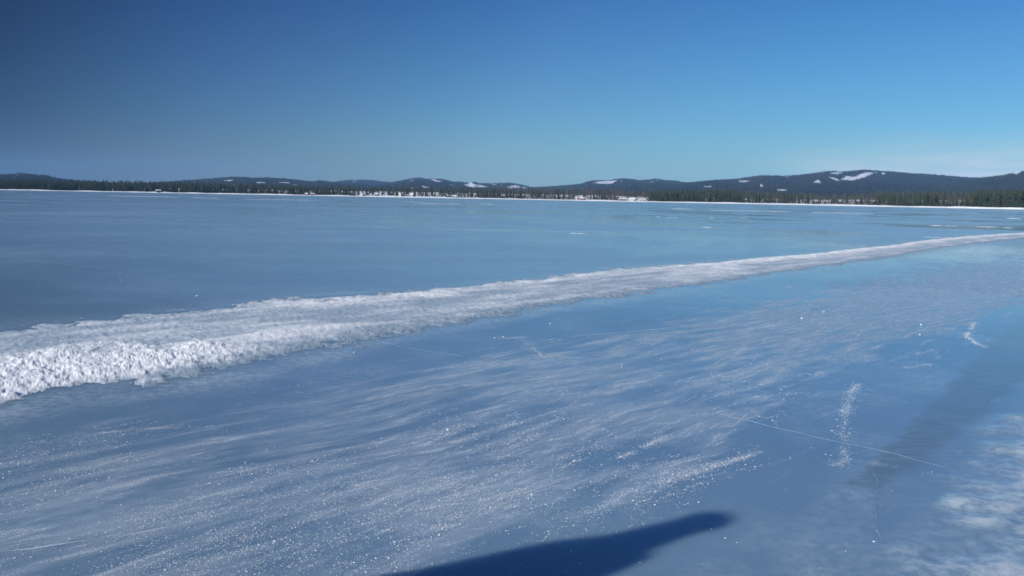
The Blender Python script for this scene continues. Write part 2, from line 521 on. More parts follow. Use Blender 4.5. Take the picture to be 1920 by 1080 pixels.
# trails of snow dust: path in pixels, half width in metres, strength
TRAILS = [
    ([(1153, 861), (1200, 842), (1252, 816)], 0.06, 0.75), ([(1240, 906), (1330, 878), (1428, 847)], 0.08, 0.72),
    ([(1610, 718), (1588, 752), (1582, 800), (1580, 862)], 0.075, 0.50), ([(1560, 872), (1600, 862), (1660, 872), (1760, 892)], 0.09, 0.45),
    ([(1828, 604), (1812, 630), (1832, 645), (1850, 652)], 0.06, 0.60), ([(1690, 669), (1755, 655)], 0.12, 0.62), ([(1690, 690), (1748, 683)], 0.09, 0.55),
    ([(930, 634), (985, 632)], 0.16, 0.68), ([(975, 636), (1025, 672)], 0.05, 0.60), ([(985, 640), (1050, 636)], 0.06, 0.62),
    ([(1340, 636), (1400, 620), (1470, 606)], 0.16, 0.72), ([(1150, 727), (1200, 716), (1252, 696)], 0.12, 0.74), ([(1060, 738), (1150, 726)], 0.10, 0.60),
    ([(985, 826), (1030, 795), (1062, 772)], 0.06, 0.66), ([(700, 1084), (760, 1030), (830, 975), (1000, 912)], 0.05, 0.62),
    ([(690, 1084), (780, 1050), (870, 1028)], 0.05, 0.70), ([(0, 935), (120, 900), (250, 850)], 0.06, 0.70), ([(0, 962), (100, 930), (180, 918)], 0.06, 0.70),
    ([(0, 893), (50, 862), (95, 848)], 0.05, 0.62), ([(168, 815), (270, 803), (400, 800)], 0.06, 0.66), ([(120, 1030), (200, 1005)], 0.05, 0.66),
    ([(240, 1028), (330, 1004)], 0.05, 0.66), ([(490, 935), (600, 912), (700, 892)], 0.05, 0.70), ([(500, 885), (600, 862), (690, 843)], 0.05, 0.66),
    ([(420, 1004), (500, 1010), (560, 1000)], 0.08, 0.60), ([(640, 848), (740, 824), (880, 806)], 0.06, 0.64), ([(860, 690), (940, 676), (1060, 662)], 0.10, 0.60),
    ([(1060, 655), (1130, 640), (1250, 618)], 0.12, 0.60), ([(1250, 630), (1320, 604), (1400, 590)], 0.12, 0.62), ([(1390, 690), (1420, 662)], 0.14, 0.64),
    ([(560, 1020), (640, 1005)], 0.03, 0.55), ([(1490, 705), (1560, 690), (1640, 672)], 0.12, 0.5), ([(1060, 870), (1100, 862)], 0.06, 0.5),
    ([(1320, 740), (1326, 800), (1316, 830)], 0.05, 0.45), ([(300, 880), (420, 850), (560, 838)], 0.08, 0.62), ([(940, 930), (1010, 905), (1060, 890)], 0.1, 0.55),
]

lake = build_lake()


def ribbon(path, width, z, jitter=0.0, seed=1, n=60, taper=True):
    pts = ground([p[0] for p in path], [p[1] for p in path])
    seg = np.hypot(*(np.diff(pts, axis=0).T)); s = np.concatenate([[0], np.cumsum(seg)])
    u = np.linspace(0, s[-1], n)
    c = np.stack([np.interp(u, s, pts[:, 0]), np.interp(u, s, pts[:, 1])], 1)
    for _ in range(3):
        c[1:-1] = (c[:-2] + 2 * c[1:-1] + c[2:]) / 4
    t = np.gradient(c, axis=0); t /= np.hypot(t[:, 0], t[:, 1])[:, None] + 1e-9
    nrm = np.stack([-t[:, 1], t[:, 0]], 1)
    c = c + nrm * ((fbm(u * 6, u * 0 + seed, 3, seed) - 0.5) * jitter)[:, None]
    w = width * (0.35 + 1.3 * vnoise(u * 9, u * 0 + 0.5, seed + 5))
    if taper:
        w = w * np.clip(np.minimum(u, s[-1] - u) / (0.15 * s[-1] + 1e-9), 0.15, 1)
    a = c + nrm * w[:, None] / 2; b = c - nrm * w[:, None] / 2
    v = np.concatenate([np.c_[a, np.full(n, 0.0)], np.c_[c, np.full(n, z)], np.c_[b, np.full(n, 0.0)]])
    i = np.arange(n - 1)
    f = np.concatenate([np.stack([i, i + 1, n + i + 1, n + i], 1), np.stack([n + i, n + i + 1, 2 * n + i + 1, 2 * n + i], 1)])
    return v, f


CRACKS = [([(1642, 872), (1640, 905), (1645, 950), (1648, 1000), (1648, 1050)], 0.014), ([(1345, 775), (1450, 800), (1570, 828), (1700, 856), (1820, 890)], 0.006),
          ([(1856, 750), (1838, 840), (1815, 890), (1785, 955), (1762, 995)], 0.010), ([(40, 488), (100, 493), (200, 504)], 0.035),
          ([(226, 508), (224, 520), (233, 536)], 0.06), ([(233, 539), (290, 543), (330, 552)], 0.02), ([(962, 446), (925, 448), (918, 452), (930, 458), (965, 466), (1000, 470)], 0.12),
          ([(715, 642), (780, 655), (870, 668)], 0.02), ([(975, 636), (1000, 655), (1022, 672)], 0.02), ([(1586, 800), (1583, 845), (1577, 870)], 0.012)]
for k, (pth, w) in enumerate(CRACKS):
    v, f = ribbon(pth, w * 0.36, 0.002, 0.05, 20 + k, 140)
    link('crack', mesh_np('crack', v, f, True), MAT['crack'], lake)
MARKS = [[(480, 1000), (600, 930), (640, 905)], [(960, 905), (1050, 860), (1080, 845)], [(840, 925), (920, 890), (1000, 862)], [(990, 652), (1080, 630), (1290, 612)],
         [(1085, 664), (1200, 652), (1250, 640)], [(120, 1030), (250, 1000), (330, 985)], [(0, 1034), (60, 1028), (180, 1010)], [(1270, 600), (1330, 580), (1380, 575)],
         [(1290, 665), (1310, 640), (1340, 625)], [(870, 965), (960, 930), (1060, 900)], [(1150, 700), (1165, 690), (1164, 680)], [(1270, 762), (1300, 745), (1315, 735)],
         [(560, 990), (700, 930), (820, 860)], [(1000, 740), (1120, 712), (1200, 690)], [(760, 760), (900, 724), (1010, 700)], [(640, 770), (760, 742), (860, 726)]]
for k, pth in enumerate(MARKS):
    v, f = ribbon(pth, 0.006, 0.002, 0.02, 60 + k)
    link('skate_mark', mesh_np('skate_mark', v, f, True), MAT['mark'], lake)


# ------------------------------------------------------------------ the snow ridge beside the cleared track
RIDGE_WHITE = [(-400, 700), (0, 676), (60, 664), (150, 655), (250, 642), (330, 645), (400, 650), (480, 655), (430, 668), (330, 692), (240, 716), (130, 738), (0, 768), (-400, 860)]


def extend(P, n, d0, d1, k0=6, k1=10):
    a = np.array([P[0] - d0 * (k0 - i) for i in range(k0)]); b = np.array([P[-1] + d1 * (i + 1) * 4 for i in range(k1)])
    return np.concatenate([a, P, b])


def build_ridge():
    cols = np.arange(0, 1921, 1.25)
    N = ground(cols, np.interp(cols, RN[:, 0], RN[:, 1])); Fa = ground(cols, np.interp(cols, RF[:, 0], RF[:, 1]))
    for P in (N, Fa):                                   # soften the corners of the outline
        for _ in range(60):
            P[1:-1] = (P[:-2] + 2 * P[1:-1] + P[2:]) / 4
    dl = np.array([0.045, 0.045]); dr = np.array([1.0, 1.18])
    left_n = np.array([N[0] - dl * i for i in range(110, 0, -1)]); left_f = np.array([Fa[0] - dl * i for i in range(110, 0, -1)])
    rs = np.cumsum(np.linspace(0.4, 6, 45))
    right_n = N[-1] + rs[:, None] * np.array([0.66, 0.75]); right_f = Fa[-1] + rs[:, None] * np.array([0.66, 0.75])
    N = np.concatenate([left_n, N, right_n]); Fa = np.concatenate([left_f, Fa, right_f])
    m = 120
    t = np.linspace(-0.12, 1.06, m)
    X = N[:, None, 0] + (Fa - N)[:, None, 0] * t; Y = N[:, None, 1] + (Fa - N)[:, None, 1] * t
    x = X.ravel(); y = Y.ravel(); T = np.broadcast_to(t, X.shape).ravel()
    px, py = project(x, y, np.zeros_like(x))
    px = np.where(np.isfinite(px), px, -999); py = np.where(np.isfinite(py), py, 900)
    far = np.hypot(x, y)
    big = fbm(x * 0.7, y * 0.7, 3, 31); mid = fbm(x * 3.1, y * 3.1, 4, 41); fin = fbm(x * 15, y * 15, 3, 51)
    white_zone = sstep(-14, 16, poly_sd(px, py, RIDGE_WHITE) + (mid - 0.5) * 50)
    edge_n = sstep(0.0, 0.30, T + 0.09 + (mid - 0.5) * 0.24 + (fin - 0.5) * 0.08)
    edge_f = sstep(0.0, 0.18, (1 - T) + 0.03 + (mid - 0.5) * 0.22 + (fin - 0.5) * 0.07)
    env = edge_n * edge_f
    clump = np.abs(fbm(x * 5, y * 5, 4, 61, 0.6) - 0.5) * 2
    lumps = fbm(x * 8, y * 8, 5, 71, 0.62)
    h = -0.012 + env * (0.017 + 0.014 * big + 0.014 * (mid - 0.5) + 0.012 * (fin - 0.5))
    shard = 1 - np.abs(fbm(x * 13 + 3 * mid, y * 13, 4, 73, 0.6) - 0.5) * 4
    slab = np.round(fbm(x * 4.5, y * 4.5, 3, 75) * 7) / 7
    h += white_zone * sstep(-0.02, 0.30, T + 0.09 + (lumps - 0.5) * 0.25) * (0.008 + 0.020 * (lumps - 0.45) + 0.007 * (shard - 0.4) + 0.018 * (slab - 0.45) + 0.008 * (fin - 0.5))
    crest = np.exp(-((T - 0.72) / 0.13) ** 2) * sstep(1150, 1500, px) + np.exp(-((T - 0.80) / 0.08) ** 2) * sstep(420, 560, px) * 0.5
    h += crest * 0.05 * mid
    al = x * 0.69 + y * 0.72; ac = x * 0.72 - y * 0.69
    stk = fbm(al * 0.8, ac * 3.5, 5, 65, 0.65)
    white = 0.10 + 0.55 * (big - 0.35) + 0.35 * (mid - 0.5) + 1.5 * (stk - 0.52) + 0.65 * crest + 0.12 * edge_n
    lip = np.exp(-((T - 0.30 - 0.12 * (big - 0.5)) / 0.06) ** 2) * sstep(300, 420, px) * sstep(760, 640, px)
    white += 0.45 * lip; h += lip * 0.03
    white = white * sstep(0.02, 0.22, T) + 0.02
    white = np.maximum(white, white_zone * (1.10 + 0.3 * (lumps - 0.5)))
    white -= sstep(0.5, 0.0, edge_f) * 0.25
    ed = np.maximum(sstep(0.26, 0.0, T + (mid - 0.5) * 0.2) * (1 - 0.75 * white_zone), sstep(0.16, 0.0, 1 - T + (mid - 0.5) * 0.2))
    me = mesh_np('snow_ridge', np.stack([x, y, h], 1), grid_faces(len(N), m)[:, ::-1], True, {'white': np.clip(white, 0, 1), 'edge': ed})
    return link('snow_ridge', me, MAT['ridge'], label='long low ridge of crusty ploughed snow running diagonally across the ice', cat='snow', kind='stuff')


build_ridge()


# ------------------------------------------------------------------ snow grains and lumps lying on the track
ICO = (1 + 5 ** 0.5) / 2
ICO_V = np.array([(-1, ICO, 0), (1, ICO, 0), (-1, -ICO, 0), (1, -ICO, 0), (0, -1, ICO), (0, 1, ICO), (0, -1, -ICO), (0, 1, -ICO), (ICO, 0, -1), (ICO, 0, 1), (-ICO, 0, -1), (-ICO, 0, 1)]) / math.hypot(1, ICO)
ICO_F = np.array([(0, 11, 5), (0, 5, 1), (0, 1, 7), (0, 7, 10), (0, 10, 11), (1, 5, 9), (5, 11, 4), (11, 10, 2), (10, 7, 6), (7, 1, 8), (3, 9, 4), (3, 4, 2), (3, 2, 6), (3, 6, 8), (3, 8, 9), (4, 9, 5), (2, 4, 11), (6, 2, 10), (8, 6, 7), (9, 8, 1)])
OCT_V = np.array([(1, 0, 0), (0, 1, 0), (-1, 0, 0), (0, -1, 0), (0, 0, 1), (0, 0, -0.6)], float)
OCT_F = np.array([(0, 1, 4), (1, 2, 4), (2, 3, 4), (3, 0, 4), (1, 0, 5), (2, 1, 5), (3, 2, 5), (0, 3, 5)])


def build_grains():
    P = []; R = []
    # blown and scraped streaks over the frosted part of the track
    n = 2600
    px = rng.uniform(-120, 1960, n); py = 480 + 620 * rng.random(n) ** 0.75
    g = ground(px, py)
    keep = poly_sd(px, py, FROST_POLY) > rng.normal(0, 22, n)
    keep &= fbm(g[:, 0] * 0.9, g[:, 1] * 0.9, 3, 33) > 0.30 + 0.28 * rng.random(n)
    for gx, gy in g[keep]:
        L = rng.gamma(2.0, 0.28); az = math.radians(rng.normal(45, 13)); cv = rng.normal(0, 0.35)
        k = int(min(26 + 70 * L, 220) * rng.uniform(0.35, 1.4))
        q = (rng.random(k) - 0.5) * L; a2 = az + cv * q
        w = rng.normal(0, rng.uniform(0.006, 0.035), k)
        P.append(np.stack([gx + q * np.sin(a2) + w * np.cos(az), gy + q * np.cos(a2) - w * np.sin(az)], 1))
        R.append(np.exp(rng.normal(math.log(0.00135), 0.48, k)))
    # sparse everywhere on the track
    n = 220
    px = rng.uniform(-50, 1960, n); py = rng.uniform(520, 1085, n)
    keep = py > np.interp(px, RN[:, 0], RN[:, 1]) + 8
    P.append(ground(px, py)[keep]); R.append(np.exp(rng.normal(math.log(0.0019), 0.4, keep.sum())))
    # along the trails
    for ti, (path, wdt, amt) in enumerate(TRAILS):
        if ti >= 5:
            wdt *= 1.7; amt *= 0.72
        pts = ground([p[0] for p in path], [p[1] for p in path])
        seg = np.hypot(*np.diff(pts, axis=0).T); s = np.concatenate([[0], np.cumsum(seg)])
        n = int(s[-1] * 850 * (amt / 0.7) ** 2)
        q = rng.random(n * 2) * s[-1]
        q = q[vnoise(q * 7, q * 0 + ti, 300 + ti) > 0.25 + 0.5 * rng.random(n * 2)]; n = len(q)
        c = np.stack([np.interp(q, s, pts[:, 0]), np.interp(q, s, pts[:, 1])], 1) + rng.normal(0, wdt * 0.42 * (0.3 + 1.4 * rng.random((n, 1))), (n, 2))
        P.append(c); R.append(np.exp(rng.normal(math.log(0.0014), 0.5, n)))
    P = np.concatenate(P); R = np.clip(np.concatenate(R), 0.0008, 0.0065)
    n = len(P)
    ang = rng.random(n) * 6.283; sx = rng.uniform(0.8, 1.5, n); sz = rng.uniform(0.5, 0.9, n)
    V = OCT_V[None] * (R[:, None] * np.stack([sx, np.ones(n), sz]).T)[:, None, :]
    ca, sa = np.cos(ang)[:, None], np.sin(ang)[:, None]
    vx = V[..., 0] * ca - V[..., 1] * sa + P[:, None, 0]; vy = V[..., 0] * sa + V[..., 1] * ca + P[:, None, 1]
    vz = V[..., 2] + (R * 0.25)[:, None]
    v = np.stack([vx, vy, vz], -1).reshape(-1, 3)
    f = (OCT_F[None] + (np.arange(n) * 6)[:, None, None]).reshape(-1, 3)
    link('snow_grains', mesh_np('snow_grains', v, f), MAT['grain'], label='loose white snow grains sprinkled over the blue ice track', cat='snow', kind='stuff')


build_grains()


def lump_mesh(seed):
    r = np.random.default_rng(seed)
    v = ICO_V.copy(); mid = []
    f2 = []; cache = {}
    v = list(map(tuple, v))

    def mp(a, b):
        k = (min(a, b), max(a, b))
        if k not in cache:
            p = np.array(v[a]) + np.array(v[b]); p /= np.linalg.norm(p); cache[k] = len(v); v.append(tuple(p))
        return cache[k]
    for a, b, c in ICO_F:
        ab, bc, ca = mp(a, b), mp(b, c), mp(c, a)
        f2 += [(a, ab, ca), (b, bc, ab), (c, ca, bc), (ab, bc, ca)]
    v = np.array(v); v *= (1 + r.normal(0, 0.16, len(v)))[:, None]
    v[:, 2] *= 0.62; v[:, 0] *= 1.25
    return mesh_np('snow_lump', v, np.array(f2), True)


LUMPS = [(840, 806, 5), (473, 889, 3.4), (369, 555, 3.2), (1504, 597, 3.4), (1228, 947, 3.6), (206, 896, 3.4), (460, 868, 3.0), (1639, 1016, 3.6), (1586, 1034, 3.0), (1310, 942, 3.2), (928, 634, 3.4),
         (944, 632, 3.0), (1032, 607, 3.0), (1727, 609, 3.0), (1725, 628, 3.2), (1545, 585, 3.0), (664, 661, 3.2), (358, 695, 2.8), (1465, 731, 3.2), (811, 1058, 3.2), (228, 947, 3.2), (225, 988, 2.8),
         (1360, 1009, 2.6), (1334, 992, 2.6), (1262, 890, 3.8), (1200, 1055, 2.4), (578, 885, 3.2), (715, 822, 2.6), (1776, 1051, 3.0), (1560, 808, 2.6)]
LUMP_AT = ['', 'in the frost streaks below and left of the largest lump', '', 'on the dusty ice in the right middle of the track', 'alone just above the middle of the person shadow', 'in the frost streaks at the lower left, near the left edge',
           'just above another lump left of the largest one', 'beside the lower end of the upright crack', 'left of the upright crack, lowest of that pair', 'just above the head of the person shadow', 'at the left end of the scraped mark below the ridge',
           'in the scraped mark below the ridge, second from its left', 'right of and above the scraped mark below the ridge', 'left of the bent snow trail at right, upper of two', 'left of the bent snow trail at right, lower of two',
           'near the ridge on the dusty right half of the track', 'on clean ice close to the middle of the ridge', 'on clean ice close to the bright left part of the ridge', 'left of the upper end of the upright snow trail',
           'left of the person shadow at the bottom edge', 'in the streaks at lower left, right of the leftmost lump', 'in the streaks at lower left, below the leftmost lumps', 'on clear ice just below the head of the person shadow',
           'touching the head of the person shadow', 'in the long snow trail right of the shadow, brightest lump there', 'below the person shadow at the bottom edge', 'in the bright streak left of the bottom centre',
           'in the streaks left of the largest lump, at its height', 'on the milky slush at the lower right', 'just left of the upright snow trail on clean ice']
lumps_me = [lump_mesh(s) for s in range(5)]
for me in lumps_me:
    me.materials.append(MAT['grain'])
for k, (qx, qy, s) in enumerate(LUMPS):
    g = ground([qx], [qy])[0]
    r = s * math.hypot(math.hypot(*g), CAM_H) / FPX * 0.50
    if k == 0:
        lb, gr = 'largest loose lump of white snow on the frosted middle of the track', None
    elif k == 2:
        lb, gr = 'single white snow lump alone on the blue ice beyond the ridge', None
    else:
        lb, gr = 'small snow lump ' + LUMP_AT[k], 'small snow lumps on the track'
    o = link('snow_lump', lumps_me[k % 5], None, label=lb, cat='snow lump', group=gr)
    o.location = (g[0], g[1], r * 0.35); o.scale = (r, r, r); o.rotation_euler[2] = rnd.random() * 6.28

# ------------------------------------------------------------------ snow patches left on the open lake
PATCH = [(1068, 1101, 437.5, 0.05, 'bright white snow patch alone in the middle of the open ice'),
         (1231, 1238, 406.5, 0.06, 'tiny snow patch left of a longer thin one on the open ice'), (1250, 1274, 407.5, 0.06, 'thin snow patch beside a tiny one on the open ice'),
         (1316, 1336, 426, 0.05, 'small snow patch right of the lone bright one on the open ice'), (1330, 1338, 408.5, 0.05, 'tiny speck of snow far out on the ice above the small patch'),
         (1388, 1402, 408.5, 0.05, 'short faint snow strip on the ice below the birches'),
         (1745, 1766, 423, 0.08, 'short bright snow strip above the right end of the ridge'), (1770, 1796, 423.5, 0.05, 'faint snow strip just right of a brighter short one'),
         (1828, 1872, 425, 0.07, 'long pinkish white snow strip above the right end of the ridge'), (1884, 1896, 427, 0.05, 'small snow strip right of the long pinkish one'),
         (1892, 1910, 409.5, 0.12, 'two-humped snow patch at the right edge of the open ice'), (1728, 1780, 444.5, 0.04, 'pale snow tongue lying just behind the ridge crest'),
         (1330, 1485, 394.3, 0.25, 'longest thin snow streak on the ice off the right wood'), (1258, 1300, 391.4, 0.2, 'short thin snow streak off the green spruces'),
         (1520, 1640, 398.6, 0.2, 'thin snow streak on the ice below the brown thicket'), (1880, 1960, 395.6, 0.25, 'white snow streak by the shore at the right edge'),
         (200, 335, 367.2, 0.25, 'thin snow streak below the lone lakeside cabin'), (360, 420, 371, 0.2, 'thin snow streak off the dark wood at left'),
         (458, 600, 373.4, 0.22, 'long thin snow streak off the middle of the left wood'), (755, 800, 377.8, 0.2, 'thin snow streak off the snowy clearing'),
         (775, 872, 381.4, 0.22, 'thin snow streak lying lower off the snowy clearing'), (888, 930, 382.6, 0.18, 'short snow streak right of the lower clearing streak')]
for k, (x0, x1, yy, hgt, lb) in enumerate(PATCH):
    A = ground([x0, x1], [yy, yy + (x1 - x0) * math.tan(ROLL)])
    c = (A[0] + A[1]) / 2; L = np.hypot(*(A[1] - A[0])) / 2
    ax = (A[1] - A[0]) / (2 * L); ay = np.array([-ax[1], ax[0]])
    depth = np.hypot(*c) * np.hypot(*c) / (FPX * CAM_H) * 0.25
    nu, nv = 60, 14
    u = np.linspace(-1, 1, nu); v = np.linspace(-1, 1, nv)
    U, Vv = np.meshgrid(u, v, indexing='ij')
    wv = np.clip(1 - U ** 2, 0, 1) * (0.15 + 1.5 * fbm(U * 7 + k * 7, Vv * 0 + k, 3, 7) ** 1.5)
    x = c[0] + ax[0] * U * L + ay[0] * Vv * depth * wv; y = c[1] + ax[1] * U * L + ay[1] * Vv * depth * wv
    z = 0.5 * hgt * (1 - Vv ** 2) * np.clip(1 - U ** 2, 0, 1) ** 0.4 * (0.25 + 1.2 * fbm(U * 5 + k, Vv + k * 3, 3, 9)) * (1.0 if k > 11 else 1.0) + 0.002
    if k == 10:
        z *= 0.35 + np.cos(U * 6.3 + 3.14) * 0.5 + 0.5
    z[:, 0] = z[:, -1] = -0.01
    me = mesh_np('snow_patch', np.stack([x.ravel(), y.ravel(), z.ravel()], 1), grid_faces(nu, nv), True)
    link('snow_patch', me, MAT['patch'], label=lb, cat='snow patch', group='snow patches on the open lake')


# ------------------------------------------------------------------ land behind the shore
def land_height(d, px):
    """height of the ground d metres behind the shore line"""
    return 1.5 * sstep(-1, 6, d) * (0.7 + 0.6 * vnoise(px * 0.03, px * 0, 5)) + 0.020 * np.clip(d - 6, 0, 400) + 3.0 * sstep(30, 300, d) * vnoise(px * 0.006, d * 0.004, 15)


pcol = np.arange(-900, 2900, 5.0)
dl = np.array([-3, 0, 2, 4, 7, 12, 20, 32, 50, 75, 110, 160, 230, 320, 440, 600, 800])
dirs, _ = direction(pcol)
sd = shore_distance(pcol) + 22 * (fbm(pcol * 0.02, pcol * 0, 4, 77) - 0.5)
Rr = sd[:, None] + dl
Z = land_height(np.broadcast_to(dl, Rr.shape), np.broadcast_to(pcol[:, None], Rr.shape)); Z[:, 0] = -0.3
land = link('terrain', mesh_np('terrain', np.stack([(dirs[:, None, 0] * Rr).ravel(), (dirs[:, None, 1] * Rr).ravel(), Z.ravel()], 1), grid_faces(len(pcol), len(dl))[:, ::-1], True),
            MAT['snow'], label='snow covered shore rising gently from the lake into the wood', cat='shore', kind='structure')


def shore_point(px, d):
    dv, _ = direction(px)
    px = np.atleast_1d(np.asarray(px, float)); d = np.atleast_1d(np.asarray(d, float))
    r = np.interp(px, pcol, sd) + d
    return dv[:, 0] * r, dv[:, 1] * r, land_height(d, px)


# ------------------------------------------------------------------ hills
HILLS = [
    ('low dark wooded hill at the far left edge', 5200, 1900,
     [(-500, 322), (-250, 334), (-100, 326), (0, 327), (25, 325.5), (42, 324), (62, 326), (85, 328), (115, 334.5), (160, 338.5), (200, 341), (240, 344), (300, 347), (420, 356)],
     [[(29, 327), (34, 327), (34, 328.4), (29, 328.4)]]),
    ('long flat-topped wooded hill left of centre', 6800, 2000,
     [(120, 352), (215, 343.5), (300, 341.5), (340, 338), (380, 335), (420, 332.5), (430, 331), (460, 331), (478, 333), (500, 332), (512, 333), (535, 334), (565, 337), (585, 339.5), (597, 337.3), (615, 339.5), (650, 342), (700, 347), (780, 356)],
     [[(482, 341.5), (496, 342), (497, 343.3), (482, 343)], [(523, 341.6), (542, 342), (542, 343.3), (523, 342.6)], [(419, 338), (437, 337.5), (430, 339.5)], [(432, 346.6), (438, 347), (437, 348), (432, 348)], [(546, 346.5), (556, 346), (556, 347.5)]]),
    ('small blue hill behind the long flat-topped one', 9800, 4500,
     [(560, 350), (625, 341), (640, 338), (655, 336.5), (680, 336.5), (700, 337), (715, 339.5), (735, 341), (770, 345), (830, 356)],
     [[(661, 338.5), (668, 338.5), (668, 340), (661, 340)]]),
    ('blue peaked hill with large snowy clearings in the middle', 8600, 2000,
     [(640, 354), (700, 345), (735, 341), (750, 338), (765, 335), (775, 333.5), (785, 331.8), (800, 335), (812, 334.5), (832, 335.5), (850, 340), (862, 340), (880, 342.5), (889, 340), (898, 343), (930, 343), (955, 342), (975, 345), (995, 350), (1030, 358)],
     [[(868, 346), (878, 344.5), (882, 340.5), (887, 344.5), (900, 347), (913, 350), (897, 351.3), (880, 350.6)], [(950, 351.5), (960, 348), (968, 346.8), (976, 350), (972, 352.6), (955, 352.6)], [(976, 350.8), (986, 351), (993, 353.6), (980, 352.4)],
      [(808, 336.6), (815, 335.8), (820, 339), (831, 339.6), (820, 341.2)], [(770, 337.3), (776, 337.3), (775, 339), (770, 339)], [(791, 349), (806, 351), (800, 353.2), (792, 351.5)], [(919, 343.6), (932, 346.4), (925, 347)], [(843, 346.5), (850, 345), (848, 348)],
      [(769, 351), (777, 352), (771, 353.4)], [(938, 347.2), (942, 347.2), (941, 349)]]),
    ('double-topped blue hill with a snowy clearing right of the gap', 8200, 1900,
     [(960, 352.5), (1000, 350.5), (1030, 349), (1060, 347), (1090, 344), (1100, 340), (1115, 337.5), (1140, 337.5), (1155, 335), (1168, 333.5), (1185, 335), (1198, 337.5), (1215, 336), (1228, 334), (1245, 337), (1265, 338), (1280, 341), (1310, 343), (1360, 350), (1420, 358)],
     [[(1113, 342.5), (1124, 340), (1142, 339.6), (1157, 338.6), (1146, 344.6), (1128, 344.8)], [(1140, 341), (1156, 339), (1147, 343.6)], [(1219, 340.5), (1224, 340.5), (1223, 342.2)], [(1162, 338.6), (1167, 338.6), (1165, 340.4)], [(1228, 336.6), (1236, 337), (1232, 338.4)]]),
    ('broad wooded hill with a big ski-slope shaped snow clearing at right', 6400, 1500,
     [(1180, 354), (1240, 346), (1292, 341.5), (1320, 338.5), (1340, 337), (1380, 335), (1400, 332), (1425, 328.5), (1455, 328.5), (1480, 328.5), (1500, 326.5), (1520, 324.5), (1555, 320), (1575, 321), (1590, 320), (1620, 318), (1645, 320), (1665, 321), (1700, 324), (1740, 326), (1775, 329), (1800, 331), (1850, 334), (1900, 338), (2000, 346), (2200, 362)],
     [[(1577, 336.5), (1588, 329.5), (1596, 331.5), (1604, 331.6), (1612, 327), (1622, 324), (1646, 322.6), (1633, 326.5), (1624, 330.5), (1612, 335), (1601, 338.2), (1584, 338)], [(1557, 325.6), (1566, 322.8), (1579, 322.8), (1571, 326.2)],
      [(1554, 332.6), (1563, 333.4), (1576, 338.4), (1570, 339.6), (1560, 335.6)], [(1526, 341.6), (1534, 336.6), (1539, 341.6)], [(1653, 323.8), (1659, 323.8), (1659, 327.4), (1654, 327.4)], [(1645, 326), (1650, 326), (1649, 328)], [(1754, 336.6), (1760, 336.6), (1759, 338.4)],
      [(1836, 350), (1844, 350), (1843, 351.8)], [(1386, 338.6), (1406, 338.6), (1406, 340.2), (1386, 340.2)], [(1426, 345.6), (1432, 347.5), (1430, 349.5), (1426, 349)], [(1466, 330), (1480, 331.5), (1476, 333)], [(1458, 355.6), (1476, 355.4), (1474, 357.6), (1458, 357.6)],
      [(1320, 349.4), (1335, 348.6), (1334, 351), (1321, 351.6)], [(1539, 324.2), (1545, 324), (1544, 325.6)]]),
    ('dark wooded hill rising at the right edge', 5200, 1400,
     [(1740, 348), (1800, 338), (1835, 332.8), (1858, 330), (1880, 327), (1900, 323), (1920, 319), (1980, 314), (2080, 312), (2200, 318), (2350, 328), (2500, 336)],
     [[(1897, 325.6), (1906, 324), (1913, 324), (1905, 327)]]),
]
hill_pts = []
